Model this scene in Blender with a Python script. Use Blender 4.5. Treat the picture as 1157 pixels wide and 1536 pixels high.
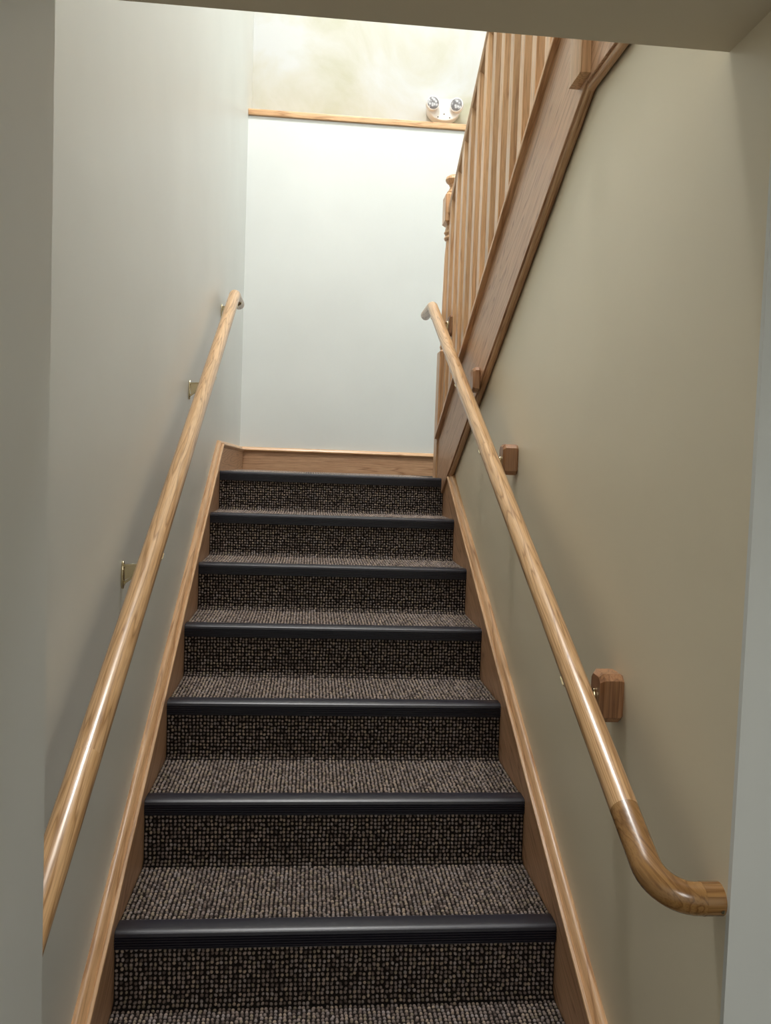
import bpy, bmesh, math, random
import numpy as np
from mathutils import Matrix, Vector
random.seed(4); rng = np.random.default_rng(4)
for o in list(bpy.data.objects): bpy.data.objects.remove(o)
sc = bpy.context.scene; COL = sc.collection

# ------------------------------------------------------------ camera, world, light, exposure
cam = bpy.data.cameras.new('camera'); co = bpy.data.objects.new('camera', cam); COL.objects.link(co); sc.camera = co
yaw, pit, rol = 0.09197, -0.05261, 0.03507
fw = Vector((math.sin(yaw)*math.cos(pit), math.cos(yaw)*math.cos(pit), math.sin(pit)))
r0 = Vector((math.cos(yaw), -math.sin(yaw), 0)); u0 = r0.cross(fw)
rr = math.cos(rol)*r0+math.sin(rol)*u0; uu = -math.sin(rol)*r0+math.cos(rol)*u0
M = Matrix((rr, uu, -fw)).transposed().to_4x4(); M.translation = Vector((-0.10145, -1.2138, 1.41907))
co.matrix_world = M
cam.sensor_fit = 'HORIZONTAL'; cam.sensor_width = 36; cam.lens = 1232.4*36/1157; cam.clip_start = 0.02
w = bpy.data.worlds.new('world'); sc.world = w; w.use_nodes = True
w.node_tree.nodes['Background'].inputs[0].default_value = (0.9, 0.95, 1, 1); w.node_tree.nodes['Background'].inputs[1].default_value = 0.02
sc.view_settings.view_transform = 'Standard'; sc.view_settings.look = 'None'; sc.view_settings.gamma = 1
sc.view_settings.use_curve_mapping = False
sc.view_settings.exposure = 0.0
def area(name, loc, sx, sy, power, color, rot=(0, 0, 0)):
    l = bpy.data.lights.new(name, 'AREA'); l.shape = 'RECTANGLE'; l.size = sx; l.size_y = sy; l.energy = power; l.color = color
    o = bpy.data.objects.new(name, l); COL.objects.link(o); o.location = loc; o.rotation_euler = rot; return o
area('upper_ceiling_lamp', (0.0, 1.50, 6.73), 0.8, 0.6, 162, (1.0, 1.0, 1.0))
area('hall_ceiling_lamp', (0.30, -2.3, 2.06), 0.5, 1.1, 17.0, (1.0, 0.97, 0.92))

# ------------------------------------------------------------ geometry helpers
WM = {}                                   # world matrix of everything that may be a parent
def props(o, label=None, cat=None, group=None, kind=None):
    for k, v in (('label', label), ('category', cat), ('group', group), ('kind', kind)):
        if v: o[k] = v
    return o
def link(o, mw, parent):
    COL.objects.link(o); WM[o.name] = mw
    if parent is not None:
        o.parent = parent; o.matrix_parent_inverse = WM[parent.name].inverted()
    o.matrix_basis = mw
    return o
def empty(name, loc, **k):
    o = bpy.data.objects.new(name, None); o.empty_display_size = .1
    link(o, Matrix.Translation(loc), None); return props(o, **k)
def frame(d, origin):                     # local X runs along the grain
    x = Vector(d).normalized(); up = Vector((0, 0, 1)) if abs(x.z) < .9 else Vector((0, 1, 0))
    y = up.cross(x).normalized(); z = x.cross(y)
    m = Matrix((x, y, z)).transposed().to_4x4(); m.translation = Vector(origin); return m
def make(name, bm, mat, parent=None, grain=None, smooth=False, **k):
    bmesh.ops.recalc_face_normals(bm, faces=bm.faces)
    c = sum((v.co for v in bm.verts), Vector())/len(bm.verts)
    mw = frame(grain, c) if grain is not None else Matrix.Translation(c)
    bm.transform(mw.inverted())
    me = bpy.data.meshes.new(name); bm.to_mesh(me); bm.free()
    me.materials.append(mat)
    if smooth:
        me.polygons.foreach_set('use_smooth', [True]*len(me.polygons))
        if smooth != True: me.set_sharp_from_angle(angle=math.radians(smooth))
    o = bpy.data.objects.new(name, me); link(o, mw, parent); return props(o, **k)
def BM(): return bmesh.new()
def bevel(bm, w, seg=2, es=None):
    if w: bmesh.ops.bevel(bm, geom=list(es if es is not None else bm.edges), offset=w, segments=seg, profile=.6, affect='EDGES', clamp_overlap=True)
def box(bm, a, b, bev=0, seg=2):
    t = bmesh.new(); bmesh.ops.create_cube(t, size=1)
    for v in t.verts:
        v.co = Vector([(a[i]+b[i])/2+v.co[i]*(b[i]-a[i]) for i in range(3)])
    bevel(t, bev, seg); merge(bm, t)
def merge(bm, t):
    me = bpy.data.meshes.new('t'); t.to_mesh(me); t.free(); bm.from_mesh(me); bpy.data.meshes.remove(me)
def prism(bm, poly, x0, x1, axis='x', bev=0, seg=2):
    """poly in the two other axes, extruded along axis"""
    t = bmesh.new()
    def P(p, c): return {'x': (c, p[0], p[1]), 'y': (p[0], c, p[1]), 'z': (p[0], p[1], c)}[axis]
    A = [t.verts.new(P(p, x0)) for p in poly]; B = [t.verts.new(P(p, x1)) for p in poly]
    n = len(poly); t.faces.new(A); t.faces.new(B[::-1])
    for i in range(n): t.faces.new((A[i], B[i], B[(i+1) % n], A[(i+1) % n]))
    bmesh.ops.recalc_face_normals(t, faces=t.faces)
    bevel(t, bev, seg); merge(bm, t)
def sweep(bm, prof, path, side=(1, 0, 0)):
    """closed profile (a, b) carried along path; a along 'side', b across the path and side (mitred)"""
    path = [Vector(p) for p in path]; s = Vector(side); rings = []
    for i, p in enumerate(path):
        d1 = (path[i]-path[i-1]).normalized() if i else (path[1]-path[0]).normalized()
        d2 = (path[i+1]-path[i]).normalized() if i < len(path)-1 else d1
        t = (d1+d2).normalized(); n = t.cross(s).normalized(); n = n if n.z > 0 else -n
        k = 1/max(.3, t.dot(d1))
        rings.append([bm.verts.new(p+s*a+n*b*k) for a, b in prof])
    m = len(prof)
    for r1, r2 in zip(rings, rings[1:]):
        for j in range(m): bm.faces.new((r1[j], r1[(j+1) % m], r2[(j+1) % m], r2[j]))
    bm.faces.new(rings[0][::-1]); bm.faces.new(rings[-1])
def tube(bm, path, rad, n=28, ends=True, dome=0):
    path = [Vector(p) for p in path]; rings = []; ref = None
    rad = rad if isinstance(rad, (list, tuple)) else [rad]*len(path)
    for i, p in enumerate(path):
        t = ((path[min(i+1, len(path)-1)])-(path[max(i-1, 0)])).normalized()
        if ref is None: ref = t.orthogonal().normalized()
        ref = (ref-t*ref.dot(t)).normalized(); b = t.cross(ref)
        rings.append([bm.verts.new(p+(ref*math.cos(q)+b*math.sin(q))*rad[i]) for q in [2*math.pi*j/n for j in range(n)]])
    for r1, r2 in zip(rings, rings[1:]):
        for j in range(n): bm.faces.new((r1[j], r1[(j+1) % n], r2[(j+1) % n], r2[j]))
    if ends: bm.faces.new(rings[0][::-1]); bm.faces.new(rings[-1])
def arc_path(P0, C, P1, rad, n=10):
    """straight-arc-straight path through corner C with centreline radius rad"""
    P0, C, P1 = map(Vector, (P0, C, P1)); a = (P0-C).normalized(); b = (P1-C).normalized()
    ang = a.angle(b); t = rad/math.tan(ang/2); cen = C+(a+b).normalized()*(rad/math.sin(ang/2))
    s = C+a*t-cen; e = C+b*t-cen; tot = s.angle(e); ax = s.cross(e).normalized()
    return [P0]+[cen+Matrix.Rotation(tot*i/n, 3, ax) @ s for i in range(n+1)]+[P1]
def lathe(bm, prof, cx, cy, n=24):
    rings = [[bm.verts.new((cx+r*math.cos(2*math.pi*j/n), cy+r*math.sin(2*math.pi*j/n), z)) for j in range(n)] for r, z in prof]
    for r1, r2 in zip(rings, rings[1:]):
        for j in range(n): bm.faces.new((r1[j], r1[(j+1) % n], r2[(j+1) % n], r2[j]))
    bm.faces.new(rings[0][::-1]); bm.faces.new(rings[-1])

# ------------------------------------------------------------ materials
def mat(name):
    m = bpy.data.materials.new(name); m.use_nodes = True; nt = m.node_tree; b = nt.nodes['Principled BSDF']
    def N(t, **k):
        n = nt.nodes.new(t)
        for a, v in k.items(): setattr(n, a, v)
        return n
    def L(a, b_): nt.links.new(a, b_)
    return m, nt, b, N, L
def ramp(N, stops):
    r = N('ShaderNodeValToRGB'); e = r.color_ramp.elements
    e[0].position, e[0].color = stops[0][0], (*stops[0][1], 1); e[1].position, e[1].color = stops[-1][0], (*stops[-1][1], 1)
    for p, c in stops[1:-1]: x = e.new(p); x.color = (*c, 1)
    return r
def oak(name, light, mid, dark, rough=.32, coat=.35, ring=26.0, size=1.0):
    m, nt, b, N, L = mat(name)
    tc = N('ShaderNodeTexCoord'); oi = N('ShaderNodeObjectInfo')
    mul = N('ShaderNodeVectorMath', operation='MULTIPLY_ADD'); mul.inputs[1].default_value = (1, 1, 1)
    rv = N('ShaderNodeCombineXYZ'); m1 = N('ShaderNodeMath', operation='MULTIPLY'); m1.inputs[1].default_value = 7.3
    m2 = N('ShaderNodeMath', operation='MULTIPLY'); m2.inputs[1].default_value = .05
    L(oi.outputs['Random'], m1.inputs[0]); L(oi.outputs['Random'], m2.inputs[0])
    L(m1.outputs[0], rv.inputs[0]); L(m2.outputs[0], rv.inputs[1]); L(m2.outputs[0], rv.inputs[2])
    L(tc.outputs['Object'], mul.inputs[0]); L(rv.outputs[0], mul.inputs[2])
    mp = N('ShaderNodeMapping'); mp.inputs['Scale'].default_value = (.75*size, 16*size, 16*size); L(mul.outputs[0], mp.inputs['Vector'])
    n1 = N('ShaderNodeTexNoise'); n1.inputs['Scale'].default_value = 1.0; n1.inputs['Detail'].default_value = 3; L(mp.outputs[0], n1.inputs['Vector'])
    mr = N('ShaderNodeMath', operation='MULTIPLY'); mr.inputs[1].default_value = ring; L(n1.outputs['Fac'], mr.inputs[0])
    fr = N('ShaderNodeMath', operation='FRACT'); L(mr.outputs[0], fr.inputs[0])
    rp = ramp(N, [(0, mid), (.35, light), (.72, light), (.9, dark), (1, mid)]); L(fr.outputs[0], rp.inputs['Fac'])
    mp2 = N('ShaderNodeMapping'); mp2.inputs['Scale'].default_value = (14, 420, 420); L(mul.outputs[0], mp2.inputs['Vector'])
    n2 = N('ShaderNodeTexNoise'); n2.inputs['Scale'].default_value = 1; n2.inputs['Detail'].default_value = 2; L(mp2.outputs[0], n2.inputs['Vector'])
    r2 = ramp(N, [(.34, (.70, .66, .60)), (.52, (1, 1, 1))]); L(n2.outputs['Fac'], r2.inputs['Fac'])
    mx = N('ShaderNodeMix', data_type='RGBA', blend_type='MULTIPLY'); mx.inputs[0].default_value = .75
    L(rp.outputs[0], mx.inputs[6]); L(r2.outputs[0], mx.inputs[7])
    # board-to-board tone
    mr3 = N('ShaderNodeMapRange'); mr3.inputs[3].default_value = .84; mr3.inputs[4].default_value = 1.12; L(oi.outputs['Random'], mr3.inputs[0])
    mx3 = N('ShaderNodeVectorMath', operation='SCALE'); L(mx.outputs[2], mx3.inputs[0]); L(mr3.outputs[0], mx3.inputs['Scale'])
    L(mx3.outputs[0], b.inputs['Base Color'])
    b.inputs['Roughness'].default_value = rough; b.inputs['Coat Weight'].default_value = coat; b.inputs['Coat Roughness'].default_value = .16
    bp = N('ShaderNodeBump'); bp.inputs['Strength'].default_value = .12; bp.inputs['Distance'].default_value = .001
    L(n2.outputs['Fac'], bp.inputs['Height']); L(bp.outputs[0], b.inputs['Normal'])
    return m
OAK = oak('oak_rail', (.68, .42, .21), (.57, .33, .145), (.38, .20, .08), rough=.3, coat=.4, ring=17)
OAKT = oak('oak_trim', (.72, .44, .235), (.62, .36, .18), (.46, .24, .11), ring=10, coat=.15, rough=.36)
OAKB = oak('oak_board', (.62, .37, .215), (.54, .305, .17), (.36, .18, .09), ring=20, size=.62, coat=.1, rough=.4)
OAKD = oak('oak_block', (.40, .20, .095), (.33, .16, .07), (.22, .10, .045), ring=8, rough=.4)
OAKE = oak('oak_elbow', (.42, .22, .075), (.35, .175, .055), (.25, .115, .035), rough=.27, coat=.6, ring=10)
def paint(name, col, rough=.5, mottle=None, bump=.05):
    m, nt, b, N, L = mat(name); tc = N('ShaderNodeTexCoord'); g = N('ShaderNodeNewGeometry')
    n = N('ShaderNodeTexNoise'); n.inputs['Scale'].default_value = 260; n.inputs['Detail'].default_value = 2; L(g.outputs['Position'], n.inputs['Vector'])
    bp = N('ShaderNodeBump'); bp.inputs['Strength'].default_value = bump; bp.inputs['Distance'].default_value = .001
    L(n.outputs['Fac'], bp.inputs['Height']); L(bp.outputs[0], b.inputs['Normal'])
    n2 = N('ShaderNodeTexNoise'); n2.inputs['Scale'].default_value = 2.2; n2.inputs['Detail'].default_value = 4; L(g.outputs['Position'], n2.inputs['Vector'])
    if mottle:
        n2.inputs['Scale'].default_value = 1.9; n2.inputs['Detail'].default_value = 6; n2.inputs['Roughness'].default_value = .55; n2.inputs['Distortion'].default_value = .6
        r = ramp(N, [(.36, mottle[0]), (.5, mottle[1]), (.62, mottle[2])])
    else: r = ramp(N, [(.3, tuple(c*.97 for c in col)), (.7, tuple(min(1, c*1.02) for c in col))])
    L(n2.outputs['Fac'], r.inputs['Fac']); L(r.outputs[0], b.inputs['Base Color']); b.inputs['Roughness'].default_value = rough
    return m
WALL = paint('wall_paint', (.78, .80, .775), .42)
WALLR = paint('right_wall_beige', (.83, .745, .565), .42)  # right wall given a beiger colour than the other walls
WALLU = paint('rag_rolled_paint', (0, 0, 0), .6, mottle=((.46, .45, .335), (.54, .53, .465), (.57, .58, .57)))
CEIL = paint('ceiling_paint', (.78, .70, .54), .6)
m, nt, b, N, L = mat('rubber'); RUB = m
b.inputs['Base Color'].default_value = (.018, .0165, .026, 1); b.inputs['Roughness'].default_value = .38; b.inputs['Specular IOR Level'].default_value = .6
m, nt, b, N, L = mat('carpet_loops'); LOOP = m
at = N('ShaderNodeAttribute', attribute_name='Col'); oi = N('ShaderNodeObjectInfo'); L(at.outputs['Color'], b.inputs['Base Color'])
b.inputs['Roughness'].default_value = .95; b.inputs['Specular IOR Level'].default_value = .12
g = N('ShaderNodeNewGeometry'); nn = N('ShaderNodeTexNoise'); nn.inputs['Scale'].default_value = 900; nn.inputs['Detail'].default_value = 1; L(g.outputs['Position'], nn.inputs['Vector'])
bp_ = N('ShaderNodeBump'); bp_.inputs['Strength'].default_value = .5; bp_.inputs['Distance'].default_value = .001; L(nn.outputs['Fac'], bp_.inputs['Height']); L(bp_.outputs[0], b.inputs['Normal'])
m, nt, b, N, L = mat('carpet_backing'); BACK = m
b.inputs['Base Color'].default_value = (.02, .016, .013, 1); b.inputs['Roughness'].default_value = 1
m, nt, b, N, L = mat('brass'); BRASS = m
b.inputs['Base Color'].default_value = (.66, .56, .36, 1); b.inputs['Metallic'].default_value = 1; b.inputs['Roughness'].default_value = .2
m, nt, b, N, L = mat('white_plastic'); PLAS = m
b.inputs['Base Color'].default_value = (.85, .84, .82, 1); b.inputs['Roughness'].default_value = .35
m, nt, b, N, L = mat('dark_plastic'); DARK = m
b.inputs['Base Color'].default_value = (.10, .07, .05, 1); b.inputs['Roughness'].default_value = .5
m, nt, b, N, L = mat('lamp_lens'); LENS = m
vo = N('ShaderNodeTexVoronoi'); vo.inputs['Scale'].default_value = 60; tc = N('ShaderNodeTexCoord'); L(tc.outputs['Object'], vo.inputs['Vector'])
rp = ramp(N, [(.2, (.75, .75, .78)), (.6, (.22, .21, .22))]); L(vo.outputs['Distance'], rp.inputs['Fac']); L(rp.outputs[0], b.inputs['Base Color'])
b.inputs['Roughness'].default_value = .12; b.inputs['Metallic'].default_value = .4
m, nt, b, N, L = mat('lamp_diffuser'); DIFF = m
b.inputs['Base Color'].default_value = (.9, .9, .88, 1); b.inputs['Emission Color'].default_value = (1, .98, .93, 1); b.inputs['Emission Strength'].default_value = 3

# ------------------------------------------------------------ the setting
D, H, HW = 0.322, 0.17293, 0.5153         # tread depth, riser height, half width between skirts
XW = 0.535; MS = H/D; ZL = 8*H; YB = 3.836; YU = 4.06; ZC = 2.093; YH = 0.065; YR = -0.084; XJ = -0.44
def wall(name, a, b_, m=WALL):
    bm = BM(); box(bm, a, b_); return make(name, bm, m, kind='structure')
wall('wall_left', (-XW-.15, -.112, -.02), (-XW, YU+.15, 6.8))
wall('wall_hall_left', (XJ-.25, -3.6, -.02), (XJ, -.112, ZC+.1))
wall('wall_back', (-XW, YB, -.02), (1.6, YB+.42, 3.482))
wall('wall_back_upper', (-XW, YU, 3.482), (1.6, YU+.15, 6.8), WALLU)
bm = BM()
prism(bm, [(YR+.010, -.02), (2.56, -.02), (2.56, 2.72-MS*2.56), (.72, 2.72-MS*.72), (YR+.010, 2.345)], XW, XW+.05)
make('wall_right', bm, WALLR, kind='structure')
wall('wall_hall_right', (XW, YR, -.02), (1.6, YR+.010, 2.345))
wall('wall_stairwell_right', (1.6, -3.6, -.02), (1.75, YU+.15, 6.8))
wall('wall_hall_end', (XJ, -3.75, -.02), (1.6, -3.6, ZC+.1))
wall('wall_stairwell_front', (-XW, -.25, ZC+.2), (1.6, YR, 6.8))
wall('ceiling', (XJ-.25, -3.6, ZC), (XW, YH, ZC+.2), CEIL)
wall('ceiling_hall', (XW, -3.6, ZC), (1.6, YR, ZC+.2), CEIL)
wall('ceiling_upper', (-XW, YR, 6.8), (1.6, YU+.15, 6.9), CEIL)
wall('wall_header', (-XW, YR, ZC+.2), (XW-.03, YH, 6.8))
wall('floor', (-.7, -3.6, -.06), (1.6, 2.6, -.02), BACK)

# ------------------------------------------------------------ carpet
PAL = 1.72*np.array([[.20, .158, .138], [.155, .125, .112], [.235, .185, .145], [.115, .087, .075], [.20, .17, .16], [.17, .14, .105], [.08, .062, .055]])
PRO = np.array([.24, .22, .15, .12, .14, .09, .04])
def loop_sheet(name, curve, x0, x1, px=.0107, ps=.0108):
    """curve: list of (y, z); loops of yarn standing along it, one mesh"""
    c = np.array(curve); seg = np.linalg.norm(np.diff(c, axis=0), axis=1); s = np.r_[0, np.cumsum(seg)]
    nx = int((x1-x0)/px); ns = max(1, int(round(s[-1]/ps))); dx = (x1-x0)/nx; ds = s[-1]/ns
    I, J = np.meshgrid(np.arange(nx), np.arange(ns), indexing='ij'); I = I.ravel(); J = J.ravel(); n = len(I)
    X = x0+(I+.5)*dx+rng.normal(0, .0009, n); S = np.clip((J+.5)*ds+rng.normal(0, .0011, n), 0, s[-1])
    Y = np.interp(S, s, c[:, 0]); Z = np.interp(S, s, c[:, 1])
    k = np.clip(np.searchsorted(s, S)-1, 0, len(seg)-1); t = np.diff(c, axis=0)[k]/seg[k, None]
    nrm = np.stack([-t[:, 1], t[:, 0]], 1)                 # left of travel
    nrm *= np.where((nrm[:, 0]*-1+nrm[:, 1]) > 0, 1, -1)[:, None]
    rx = rng.uniform(.0040, .0051, n); rs = rng.uniform(.0045, .0060, n); h = rng.uniform(.0035, .0058, n); tw = rng.normal(0, .45, n)
    ang = np.arange(6)*np.pi/3; rings = [(1.0, -.25), (.70, .62)]
    V = np.zeros((n, 13, 3)); q = 0
    for sc_, hh in rings:
        for a in ang:
            ca, sa = np.cos(a), np.sin(a); lx = rx*ca*sc_; ls = rs*sa*sc_
            ex = lx*np.cos(tw)-ls*np.sin(tw); es = lx*np.sin(tw)+ls*np.cos(tw)
            V[:, q, 0] = X+ex; V[:, q, 1] = Y+es*t[:, 0]+nrm[:, 0]*h*hh; V[:, q, 2] = Z+es*t[:, 1]+nrm[:, 1]*h*hh; q += 1
    V[:, 12, 0] = X; V[:, 12, 1] = Y+nrm[:, 0]*h; V[:, 12, 2] = Z+nrm[:, 1]*h
    F = []
    for a in range(6):
        b_ = (a+1) % 6; F += [(a, b_, 6+b_), (a, 6+b_, 6+a), (6+a, 6+b_, 12)]
    F = (np.array(F)[None]+13*np.arange(n)[:, None, None]).reshape(-1, 3)
    V[..., 0] = np.clip(V[..., 0], x0, x1)
    V = V.reshape(-1, 3); cen = np.array([0, curve[0][0], curve[0][1]])
    cc = PAL[rng.choice(len(PAL), n, p=PRO)]*rng.uniform(.8, 1.2, n)[:, None]
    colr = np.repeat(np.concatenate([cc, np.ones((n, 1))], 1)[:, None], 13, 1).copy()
    colr[:, :6, :3] *= .2; colr[:, 6:12, :3] *= .85  # crevice shade painted into the yarn colour: dark feet, full tone at tips
    # backing cloth under the loops
    off = .0015; m0 = len(V); cv = []
    for (y, z) in curve: cv += [(x0, y, z), (x1, y, z)]
    V = np.concatenate([V, np.array(cv)]); Q = []
    for i in range(len(curve)-1):
        a = m0+2*i; Q += [(a, a+1, a+3), (a, a+3, a+2)]
    colr = np.concatenate([colr.reshape(-1, 4), np.tile([.018, .014, .012, 1], (len(cv), 1))])
    F = np.concatenate([F, np.array(Q)]); V -= cen
    me = bpy.data.meshes.new(name); me.vertices.add(len(V)); me.vertices.foreach_set('co', V.ravel())
    me.loops.add(F.size); me.loops.foreach_set('vertex_index', F.ravel().astype(np.int32))
    me.polygons.add(len(F)); me.polygons.foreach_set('loop_start', np.arange(0, F.size, 3, dtype=np.int32)); me.polygons.foreach_set('loop_total', np.full(len(F), 3, np.int32))
    me.update(calc_edges=True); me.validate()
    a = me.color_attributes.new('Col', 'FLOAT_COLOR', 'POINT'); a.data.foreach_set('color', colr.ravel())
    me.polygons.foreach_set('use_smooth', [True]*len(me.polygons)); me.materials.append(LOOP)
    return me, Vector(cen)
def place(me, name, cen, off, parent, **k):
    o = bpy.data.objects.new(name, me); link(o, Matrix.Translation(cen+Vector(off)), parent); return props(o, **k)

# step 0 at origin: nosing front top at (y=0, z=0)
R_ = .018
ris = [(.007, -.041), (.0055, -H+R_)]+[(.0055-R_*(1-math.cos(a)), -H+R_*(1-math.sin(a))) for a in [math.radians(q) for q in (22, 45, 67, 90)]]
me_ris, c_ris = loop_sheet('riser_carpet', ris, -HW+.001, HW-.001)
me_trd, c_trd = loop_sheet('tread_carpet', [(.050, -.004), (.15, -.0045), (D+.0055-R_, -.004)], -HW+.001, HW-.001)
# ribbed rubber nosing profile
pf = [(.055, -.006), (.055, -.001), (.050, .0006), (.016, .001), (.006, -.0005), (.0005, -.005), (-.0008, -.010)]
z = -.0115
while z > -.038:
    pf += [(-.0012, z), (.0030, z-.0010), (.0030, z-.0026), (-.0012, z-.0036)]; z -= .0062
pf += [(-.0010, -.0395), (.004, -.0405), (.010, -.0395), (.010, -.006)]
stairs = empty('staircase', (0, D, 0), label='straight carpeted stairs with black ribbed nosings rising between the two skirting boards', cat='stairs')
nmesh = None
for k in range(1, 9):
    y, z = k*D, k*H
    bm = BM(); box(bm, (-HW, y+.0075, -.02), (HW, y+(D if k < 8 else .06)+.0065, z-.006))
    st = make('step', bm, BACK, stairs)
    place(me_ris, 'riser_carpet', c_ris, (0, y, z), st, kind='stuff')
    if k < 8: place(me_trd, 'tread_carpet', c_trd, (0, y, z), st, kind='stuff')
    if nmesh is None:
        bm = BM(); prism(bm, [(a+y, b_+z) for a, b_ in pf], -HW+.0005, HW-.0005)
        no = make('nosing', bm, RUB, st, smooth=35); nmesh = no.data; nref = no.matrix_basis.translation-Vector((0, y, z))
    else:
        no = bpy.data.objects.new('nosing', nmesh); link(no, Matrix.Translation(nref+Vector((0, y, z))), st)
# landing
bm = BM(); box(bm, (-XW, 8*D+.0665, ZL-.2), (1.6, YB, ZL-.006)); land = make('floor_landing', bm, BACK, kind='structure')
me, c = loop_sheet('landing_carpet', [(8*D+.050, ZL-.004), (YB-.015, ZL-.004)], -HW+.0, .50, px=.0125, ps=.0125)
place(me, 'landing_carpet', c, (0, 0, 0), land, kind='stuff')
bm = BM(); box(bm, (.50, 8*D+.1, ZL-.006), (1.6, YB, ZL)); make('landing_carpet_side', bm, BACK, land)

# ------------------------------------------------------------ skirting boards (lower flight)
SL = Vector((0, 1, MS))
def capprof(sg):       # a: x measured from the wall plane inwards, b: up
    q = [(0, -.030), (.0205, -.030), (.0305, -.0225), (.0335, -.017), (.0325, -.0125), (.0265, -.0105), (.0225, -.0125), (.0195, -.009),
         (.017, -.003), (.012, .001), (.006, .0025), (0, .0015)]
    return [(-sg*a, b_) for a, b_ in q]
def skirt(name, sg, h, ytop):
    y0, zt = -.08, ytop*MS
    bm = BM(); e = ytop
    lo = [(y0, -.30), (y0, y0*MS+h-.02+.05 if False else max(y0*MS+h-.02, 0)), (e, e*MS+h-.02), (e, e*MS-.48)]
    prism(bm, lo, sg*HW, sg*XW)
    if sg > 0: bm.free(); bm = BM(); prism(bm, lo[:3]+[(2.415, 2.698-MS*2.415), (2.63, 2.698-MS*2.63), (2.63, .9)], sg*HW, sg*XW)
    o = make(name, bm, OAKB, grain=SL, kind='structure')
    return o
HL, HR = .113, .113
YT = (ZL+.137-HL)/MS
sl_ = skirt('baseboard_left', -1, HL, YT); sr_ = skirt('baseboard_right', 1, HR, 2.415)
bm = BM(); sweep(bm, capprof(-1), [(-XW, -.05, -.05*MS+HL), (-XW, YT, YT*MS+HL)]); make('cap_moulding', bm, OAKT, sl_, grain=SL, smooth=30)
bm = BM(); sweep(bm, capprof(1), [(XW, -.05, -.05*MS+HR), (XW, 2.405, 2.405*MS+HR)]); make('cap_moulding', bm, OAKT, sr_, grain=SL, smooth=30)
bm = BM(); box(bm, (-XW, YT, ZL-.02), (-HW, YB, ZL+.115)); o = make('baseboard_landing_left', bm, OAKB, grain=(0, 1, 0), kind='structure')
bm = BM(); sweep(bm, capprof(-1), [(-XW, YT, ZL+.137), (-XW, YB, ZL+.137)]); make('cap_moulding', bm, OAKT, o, grain=(0, 1, 0), smooth=30)
bm = BM(); box(bm, (-HW, YB-.02, ZL-.006), (1.58, YB, ZL+.115)); o = make('baseboard_back', bm, OAKB, grain=(1, 0, 0), kind='structure')
bm = BM(); sweep(bm, [(-a, b_) for a, b_ in capprof(-1)], [(-XW+.003, YB, ZL+.137), (1.58, YB, ZL+.137)], side=(0, 1, 0))
make('cap_moulding', bm, OAKT, o, grain=(1, 0, 0), smooth=30)

# oak ledge on top of the thicker lower back wall
bm = BM(); box(bm, (-XW, YB-.016, 3.484), (1.6, YU, 3.518), .004)
make('trim_1', bm, OAKT, grain=(1, 0, 0), kind='structure', smooth=40)

# ------------------------------------------------------------ upper flight
SU = Vector((0, 1, -MS)); XB = .505
up = empty('upper_staircase', (1.05, 2.6, ZL), label='upper flight of stairs behind the oak stringer board, climbing from the landing', cat='stairs')
bm = BM(); yk = (2.700-2.327)/MS
poly = [(2.72, 2.700-MS*2.72), (yk, 2.327), (YH+.0, 2.327), (YH+.0, 2.80), (.70, 2.80), (.70, 3.030-MS*.70), (2.72, 3.030-MS*2.72)]
prism(bm, poly, XB, XW, bev=.0012, seg=1)
make('stringer_board', bm, OAKB, up, grain=SU, label='broad flat-sawn oak stringer board')
n = 12; prof = [(.536-.0105+.0105*math.cos(t)-XW, .0115*math.sin(t)) for t in [2*math.pi*i/n for i in range(n)]]
mp_ = [(XW, 2.415, 2.696-MS*2.415+.001), (XW, yk+.006, 2.3235), ]
bm = BM(); sweep(bm, [(a-.004, b_) for a, b_ in prof], mp_); make('bead_moulding', bm, OAKT, up, grain=SU, smooth=40)
bm = BM(); sweep(bm, [(a-.004, b_) for a, b_ in prof], [(XW, yk+.006, 2.3235), (XW, YH, 2.3235)]); make('bead_moulding', bm, OAKT, up, grain=(0, 1, 0), smooth=40)
for k in range(1, 8):
    bm = BM(); y = 2.66-.322*(k-1); z = ZL+k*H
    box(bm, (.59, y-.322, z-H-.16), (1.598, y, z-.012)); box(bm, (.59, y-.325, z-.04), (1.598, y+.004, z), .004)
    make('step', bm, BACK, up)
wall('floor_upper', (XW, YR, 2.345), (1.6, 2.66-.322*7, ZL+8*H), BACK)

# ------------------------------------------------------------ banister
ban = empty('banister', (.54, 1.7, ZL), label='oak banister with square balusters and turned newel post along the upper flight', cat='banister')
def slab_along(name, y0, y1, h0, h1, x0, x1, m, parent, bev=.002, **k):
    bm = BM(); prism(bm, [(y0, h0-MS*y0), (y1, h0-MS*y1), (y1, h1-MS*y1), (y0, h1-MS*y0)], x0, x1, bev=bev)
    return make(name, bm, m, parent, grain=SU, smooth=35, **k)
slab_along('shoe_rail', .744, 2.722, 3.031, 3.050, .486, .594, OAKT, ban, .004)
slab_along('shoe_fillet', .744, 2.722, 3.0502, 3.062, .497, .583, OAKT, ban, .003)
XC = .556
hp = [(-.012, -.005), (.012, -.005), (.018, .0), (.026, .004), (.031, .014), (.030, .028), (.024, .040), (.012, .047), (0, .049), (-.012, .047), (-.024, .040), (-.030, .028), (-.031, .014), (-.026, .004), (-.018, .0)]
HB = 4.095; XR_ = .540
cz = 1/math.sqrt(1+MS*MS)
bm = BM(); sweep(bm, [(a, b_) for a, b_ in hp], [(XR_, .744, HB-MS*.744), (XR_, 2.728, HB-MS*2.728)])
make('banister_rail', bm, OAKT, ban, grain=SU, smooth=35)
bw = .0265
NB = 13
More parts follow.
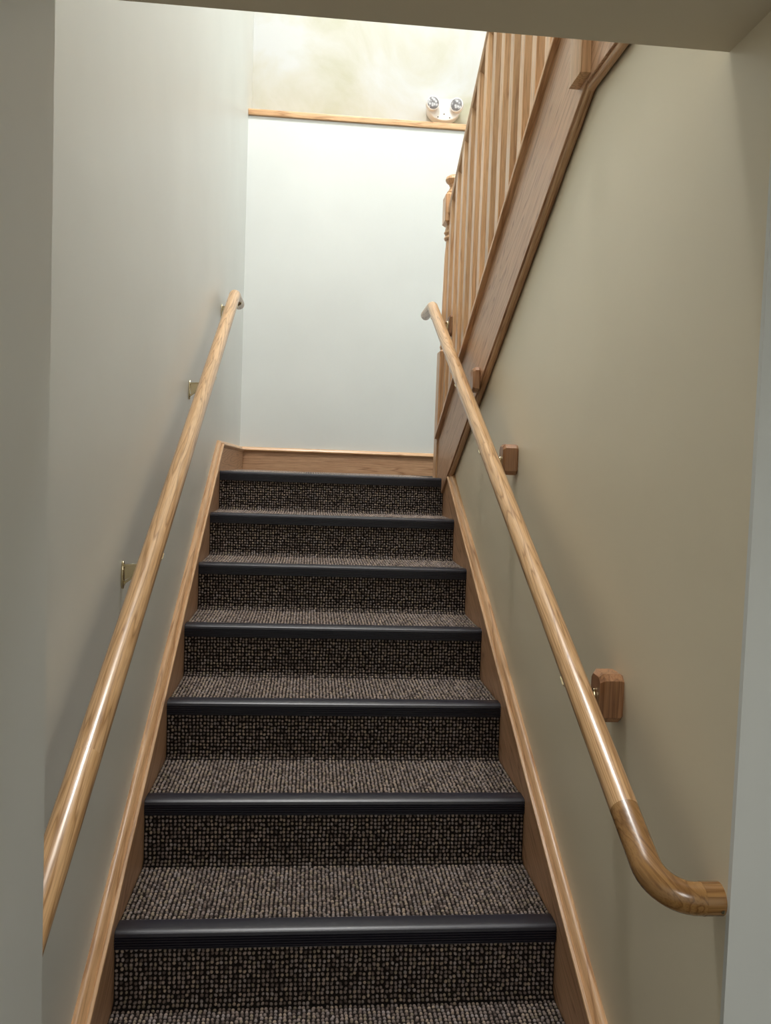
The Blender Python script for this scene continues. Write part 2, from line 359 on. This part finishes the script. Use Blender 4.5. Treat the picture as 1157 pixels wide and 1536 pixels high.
for i in range(NB):
    y = 2.667-.1445*i; zb = 3.062-MS*y; zt = HB+.006-MS*y
    bm = BM(); t = bw*MS
    prism(bm, [(y-bw, zb+t), (y+bw, zb-t), (y+bw, zt-t), (y-bw, zt+t)], XR_-.026, XR_+.022, bev=.002, seg=1)
    make('baluster', bm, OAKT, ban, grain=(0, 0, 1))
def newel(cx, cy, z0, zb, zbeads, zblk0, zblk1, name='newel_post'):
    bm = BM(); h = .044
    def sq(z0_, z1_, h_, ch=.012, top=True, bot=False):
        t = bmesh.new()
        R = []
        zs = [(z0_, h_-ch if bot else h_)]+([(z0_+ch, h_)] if bot else [])+[(z1_-ch, h_)]+([(z1_, h_-ch)] if top else [(z1_, h_)])
        for zz, hh in zs: R.append([t.verts.new((cx+a*hh, cy+b_*hh, zz)) for a, b_ in ((-1, -1), (1, -1), (1, 1), (-1, 1))])
        for r1, r2 in zip(R, R[1:]):
            for j in range(4): t.faces.new((r1[j], r1[(j+1) % 4], r2[(j+1) % 4], r2[j]))
        t.faces.new(R[0][::-1]); t.faces.new(R[-1]); merge(bm, t)
    sq(z0, zb, h, .014)
    lathe(bm, [(.030, zb-.01), (.036, zb), (.040, zb+.012), (.037, zb+.022), (.0385, zb+.04), (.037, zb+.12), (.033, zbeads-.09), (.029, zbeads-.03), (.0285, zbeads-.012),
               (.036, zbeads-.008), (.039, zbeads), (.036, zbeads+.008), (.031, zbeads+.013), (.036, zbeads+.018), (.040, zbeads+.026), (.036, zbeads+.034), (.030, zblk0+.005)], cx, cy)
    sq(zblk0, zblk1, h, .014, True, True)
    lathe(bm, [(.030, zblk1-.005), (.033, zblk1+.008), (.026, zblk1+.016), (.020, zblk1+.030), (.024, zblk1+.044), (.038, zblk1+.056), (.042, zblk1+.066), (.038, zblk1+.078), (.024, zblk1+.088), (.004, zblk1+.092)], cx, cy)
    return make(name, bm, OAKT, ban, grain=(0, 0, 1), smooth=32)
newel(.541, 2.766, ZL, 2.005, 2.535, 2.595, 2.745)
bm = BM(); box(bm, (.480, .657, 2.334), (.568, .744, 3.98), .003); box(bm, (.470, .647, 3.98), (.578, .754, 4.01), .006)
make('newel_post', bm, OAKT, ban, grain=(0, 0, 1), smooth=40, label='square upper newel post hanging below the stringer')

# ------------------------------------------------------------ handrails
RL, RR = .0248, .0242
XLr, XRr = -.465, .440
zl = lambda y: .813+.531*y
zr = lambda y: .813+.520*y
def bracket(parent, sg, yb, zrail, xwall, xrail, rad):
    """brass wall bracket: oval flange, web arm, saddle"""
    ztop = zrail-rad-.012; L_ = abs(xwall-xrail)
    bm = BM(); fl = []
    for i in range(20):
        t = 2*math.pi*i/20; fl.append((yb+.011*math.cos(t), ztop-.022+.033*(abs(math.sin(t))**.8)*(1 if math.sin(t) > 0 else -1)))
    a, b_ = (xwall-sg*.005, xwall) if sg > 0 else (xwall, xwall+.005)
    prism(bm, fl, a, b_, bev=.0012)
    br = make('bracket', bm, BRASS, parent, smooth=40, label='brass wall bracket')
    bm = BM(); xi = xwall-sg*.004; xo = xrail+sg*.002
    def P(x, z_): return (x, z_)
    prism(bm, [(xi, ztop), (xo, ztop+.004), (xo, ztop-.003), (xo+(xi-xo)*.15, ztop-.006), (xi+(xo-xi)*.05, ztop-.034)], yb-.0016, yb+.0016, axis='y')
    prism(bm, [(xi, ztop-.002), (xo-sg*.004, ztop+.003), (xo-sg*.004, ztop+.007), (xi, ztop+.003)], yb-.006, yb+.006, axis='y', bev=.001)
    prism(bm, [(xi, ztop-.046), (xo+sg*.012, ztop-.006), (xo+sg*.010, ztop-.001), (xi, ztop-.038)], yb-.0045, yb+.0045, axis='y', bev=.001)
    tube(bm, [(xrail, yb, ztop-.002), (xrail, yb, ztop+.012)], .006, 14)
    make('bracket_arm', bm, BRASS, br, smooth=40)
    bm = BM(); sl = Vector((0, 1, .525)).normalized(); nn_ = Vector((0, -sl.z, sl.y)); V_ = []
    for s in (-.012, .012):
        for rr_ in (rad, rad+.003):
            V_.append([bm.verts.new(Vector((xrail, yb, zrail))+sl*s+Vector((math.sin(t), 0, 0))*rr_-nn_*math.cos(t)*rr_) for t in [math.radians(q) for q in range(-56, 57, 14)]])
    m_ = len(V_[0])
    for i in range(m_-1):
        for A, B in ((0, 1), (2, 3), (0, 2), (1, 3)): bm.faces.new((V_[A][i], V_[A][i+1], V_[B][i+1], V_[B][i]))
    for i in (0, m_-1): bm.faces.new((V_[0][i], V_[1][i], V_[3][i], V_[2][i]))
    make('saddle', bm, BRASS, br, smooth=40)
    for q in (.016, -.018):
        bm = BM(); s = (xwall-sg*.005); tube(bm, [(s, yb+.0, ztop-.022+q*1.2), (s-sg*.002, yb, ztop-.022+q*1.2)], .0035, 10)
        make('screw', bm, BRASS, br, smooth=30)
    return br
def rail_piece(parent, path, r, m, name='rail_section', **k):
    bm = BM(); tube(bm, path, r, 32); d = Vector(path[-1])-Vector(path[0])
    return make(name, bm, m, parent, grain=d, smooth=50, **k)
# left
hl = empty('handrail', (-XW, 1.2, zl(1.2)), label='round oak handrail on the left wall, cut off by the near wall edge', cat='handrail')
yj = [-.35, .19, 1.79, 2.42]
for a, b_ in zip(yj[:-2], yj[1:-1]): rail_piece(hl, [(XLr, a, zl(a)), (XLr, b_, zl(b_))], RL, OAK)
ca = (XLr, 2.56, zl(2.56))
p = arc_path((XLr, 1.79, zl(1.79)), ca, (XLr, 2.78, ca[2]), .07)
rail_piece(hl, p[:-1], RL, OAK)
rail_piece(hl, [p[-2], Vector(p[-1])-Vector((0, .006, 0)), p[-1]], [RL, RL, RL-.005], OAK, 'rail_end')
for yb in (.745, 1.725): bracket(hl, -1, yb, zl(yb), -XW, XLr, RL)
bracket(hl, -1, 2.66, ca[2], -XW, XLr, RL)
# right
hr = empty('handrail', (XW, 1.2, zr(1.2)), label='round oak handrail on the right wall, bent into the wall at its foot', cat='handrail')
rail_piece(hr, [(XRr, .095, zr(.095)), (XRr, 1.30, zr(1.30))], RR, OAK)
ca = (XRr, 2.635, zr(2.635))
p = arc_path((XRr, 1.30, zr(1.30)), ca, (XRr, 2.87, ca[2]), .07)
rail_piece(hr, p[:-1], RR, OAK)
rail_piece(hr, [p[-2], Vector(p[-1])-Vector((0, .006, 0)), p[-1]], [RR, RR, RR-.005], OAK, 'rail_end')
ce = (XRr, -.052, zr(-.052))
p = arc_path((XRr, .095, zr(.095)), ce, (XRr+.066, -.052, ce[2]), .062, 12)
rail_piece(hr, p, RR, OAKE, 'elbow', label='darker oak elbow turning the rail towards the wall')
rail_piece(hr, [p[-1], (XW, -.052, ce[2])], RR+.0004, OAKE, 'wall_return')
bm = BM(); tube(bm, [(XW-.006, -.052-RR-.001, ce[2]-.008), (XW-.006, -.052-RR+.004, ce[2]-.008)], .003, 10); make('screw', bm, BRASS, hr, smooth=30)
XF = .487
def spacer(parent, y0, y1, z0, z1, x1, ch=.013):
    bm = BM(); c = .012
    t = bmesh.new()
    poly = [(y0, z0+c), (y0+c, z0), (y1-c, z0), (y1, z0+c), (y1, z1-c), (y1-c, z1), (y0+c, z1), (y0, z1-c)]
    cy, czz = (y0+y1)/2, (z0+z1)/2
    def ring(x, s): return [t.verts.new((x, cy+(a-cy)*(1-s/((y1-y0)/2)), czz+(b_-czz)*(1-s/((z1-z0)/2)))) for a, b_ in poly]
    bk = min(.006, (x1-XF)*.3)
    R = [ring(x1, .004), ring(x1-bk, 0), ring(XF+bk*1.3, 0), ring(XF, .008)]
    for r1, r2 in zip(R, R[1:]):
        for j in range(8): t.faces.new((r1[j], r1[(j+1) % 8], r2[(j+1) % 8], r2[j]))
    t.faces.new(R[0][::-1]); t.faces.new(R[-1]); merge(bm, t)
    return make('spacer_block', bm, OAKD, parent, grain=(0, 0, 1), label='bevelled dark oak spacer block')
for (y0, y1, z0, z1, x1) in ((.354, .422, .926, 1.024, XW), (1.28, 1.345, 1.413, 1.508, XW), (1.765, 1.83, 1.712, 1.802, XB), (2.490, 2.555, 2.03, 2.125, .514)):
    XF = .487 if x1 == XW else (.478 if x1 == XB else .499)
    spacer(hr, y0, y1, z0, z1, x1)
    yb = (y0+y1)/2; zz = zr(yb)
    bracket(hr, 1, yb, zz, XF, XRr, RR)

# ------------------------------------------------------------ emergency light
em = empty('emergency_light', (.665, YU, 3.66), label='white twin-head emergency light on the wall above the oak ledge', cat='light')
cx, czz = .658, 3.690
bm = BM()
out = [(-.095, .045), (.095, .045)]+[(.108*math.cos(t)*1.0, -.005+.085*math.sin(t)) for t in [math.radians(q) for q in range(0, -181, -12)]]
prism(bm, [(cx+a, czz+b_) for a, b_ in out], YU-.07, YU, axis='y', bev=.020, seg=4)
make('housing', bm, PLAS, em, smooth=40)
for sx in (-.083, .090):
    bm = BM(); hx, hy, hz = cx+sx, YU-.05, czz+.004
    d = Vector((.10 if sx < 0 else -.35, -1, -.12)).normalized(); c0 = Vector((hx, hy, hz))
    tube(bm, [c0+d*q for q in (0, .012, .03, .058, .062)], [.02, .034, .041, .0425, .040], 24)
    hd = make('lamp_head', bm, PLAS, em, smooth=40)
    bm = BM(); tube(bm, [c0+d*.061, c0+d*.065, c0+d*.068], [.037, .034, .015], 24); make('lens', bm, LENS, hd, smooth=40)
for dx, dz in ((-.038, -.070), (.0, -.05), (.036, -.070)):
    bm = BM(); tube(bm, [(cx+dx, YU-.072, czz+dz), (cx+dx, YU-.065, czz+dz)], .004, 10); make('indicator', bm, DARK, em)

# ------------------------------------------------------------ ceiling fixtures (above and behind the view)
def fixture(x, y, z, sx, sy, label):
    o = empty('ceiling_light', (x, y, z), label=label, cat='light')
    bm = BM(); t = .015
    box(bm, (x-sx, y-sy, z-.03), (x+sx, y-sy+t, z)); box(bm, (x-sx, y+sy-t, z-.03), (x+sx, y+sy, z))
    box(bm, (x-sx, y-sy+t, z-.03), (x-sx+t, y+sy-t, z)); box(bm, (x+sx-t, y-sy+t, z-.03), (x+sx, y+sy-t, z))
    make('frame', bm, PLAS, o)
    bm = BM(); box(bm, (x-sx+t, y-sy+t, z-.02), (x+sx-t, y+sy-t, z-.012)); make('diffuser', bm, DIFF, o)
fixture(0, 1.5, 6.8, .42, .30, 'long panel light on the stairwell ceiling')
fixture(.30, -2.3, ZC, .28, .60, 'panel light on the low hall ceiling')
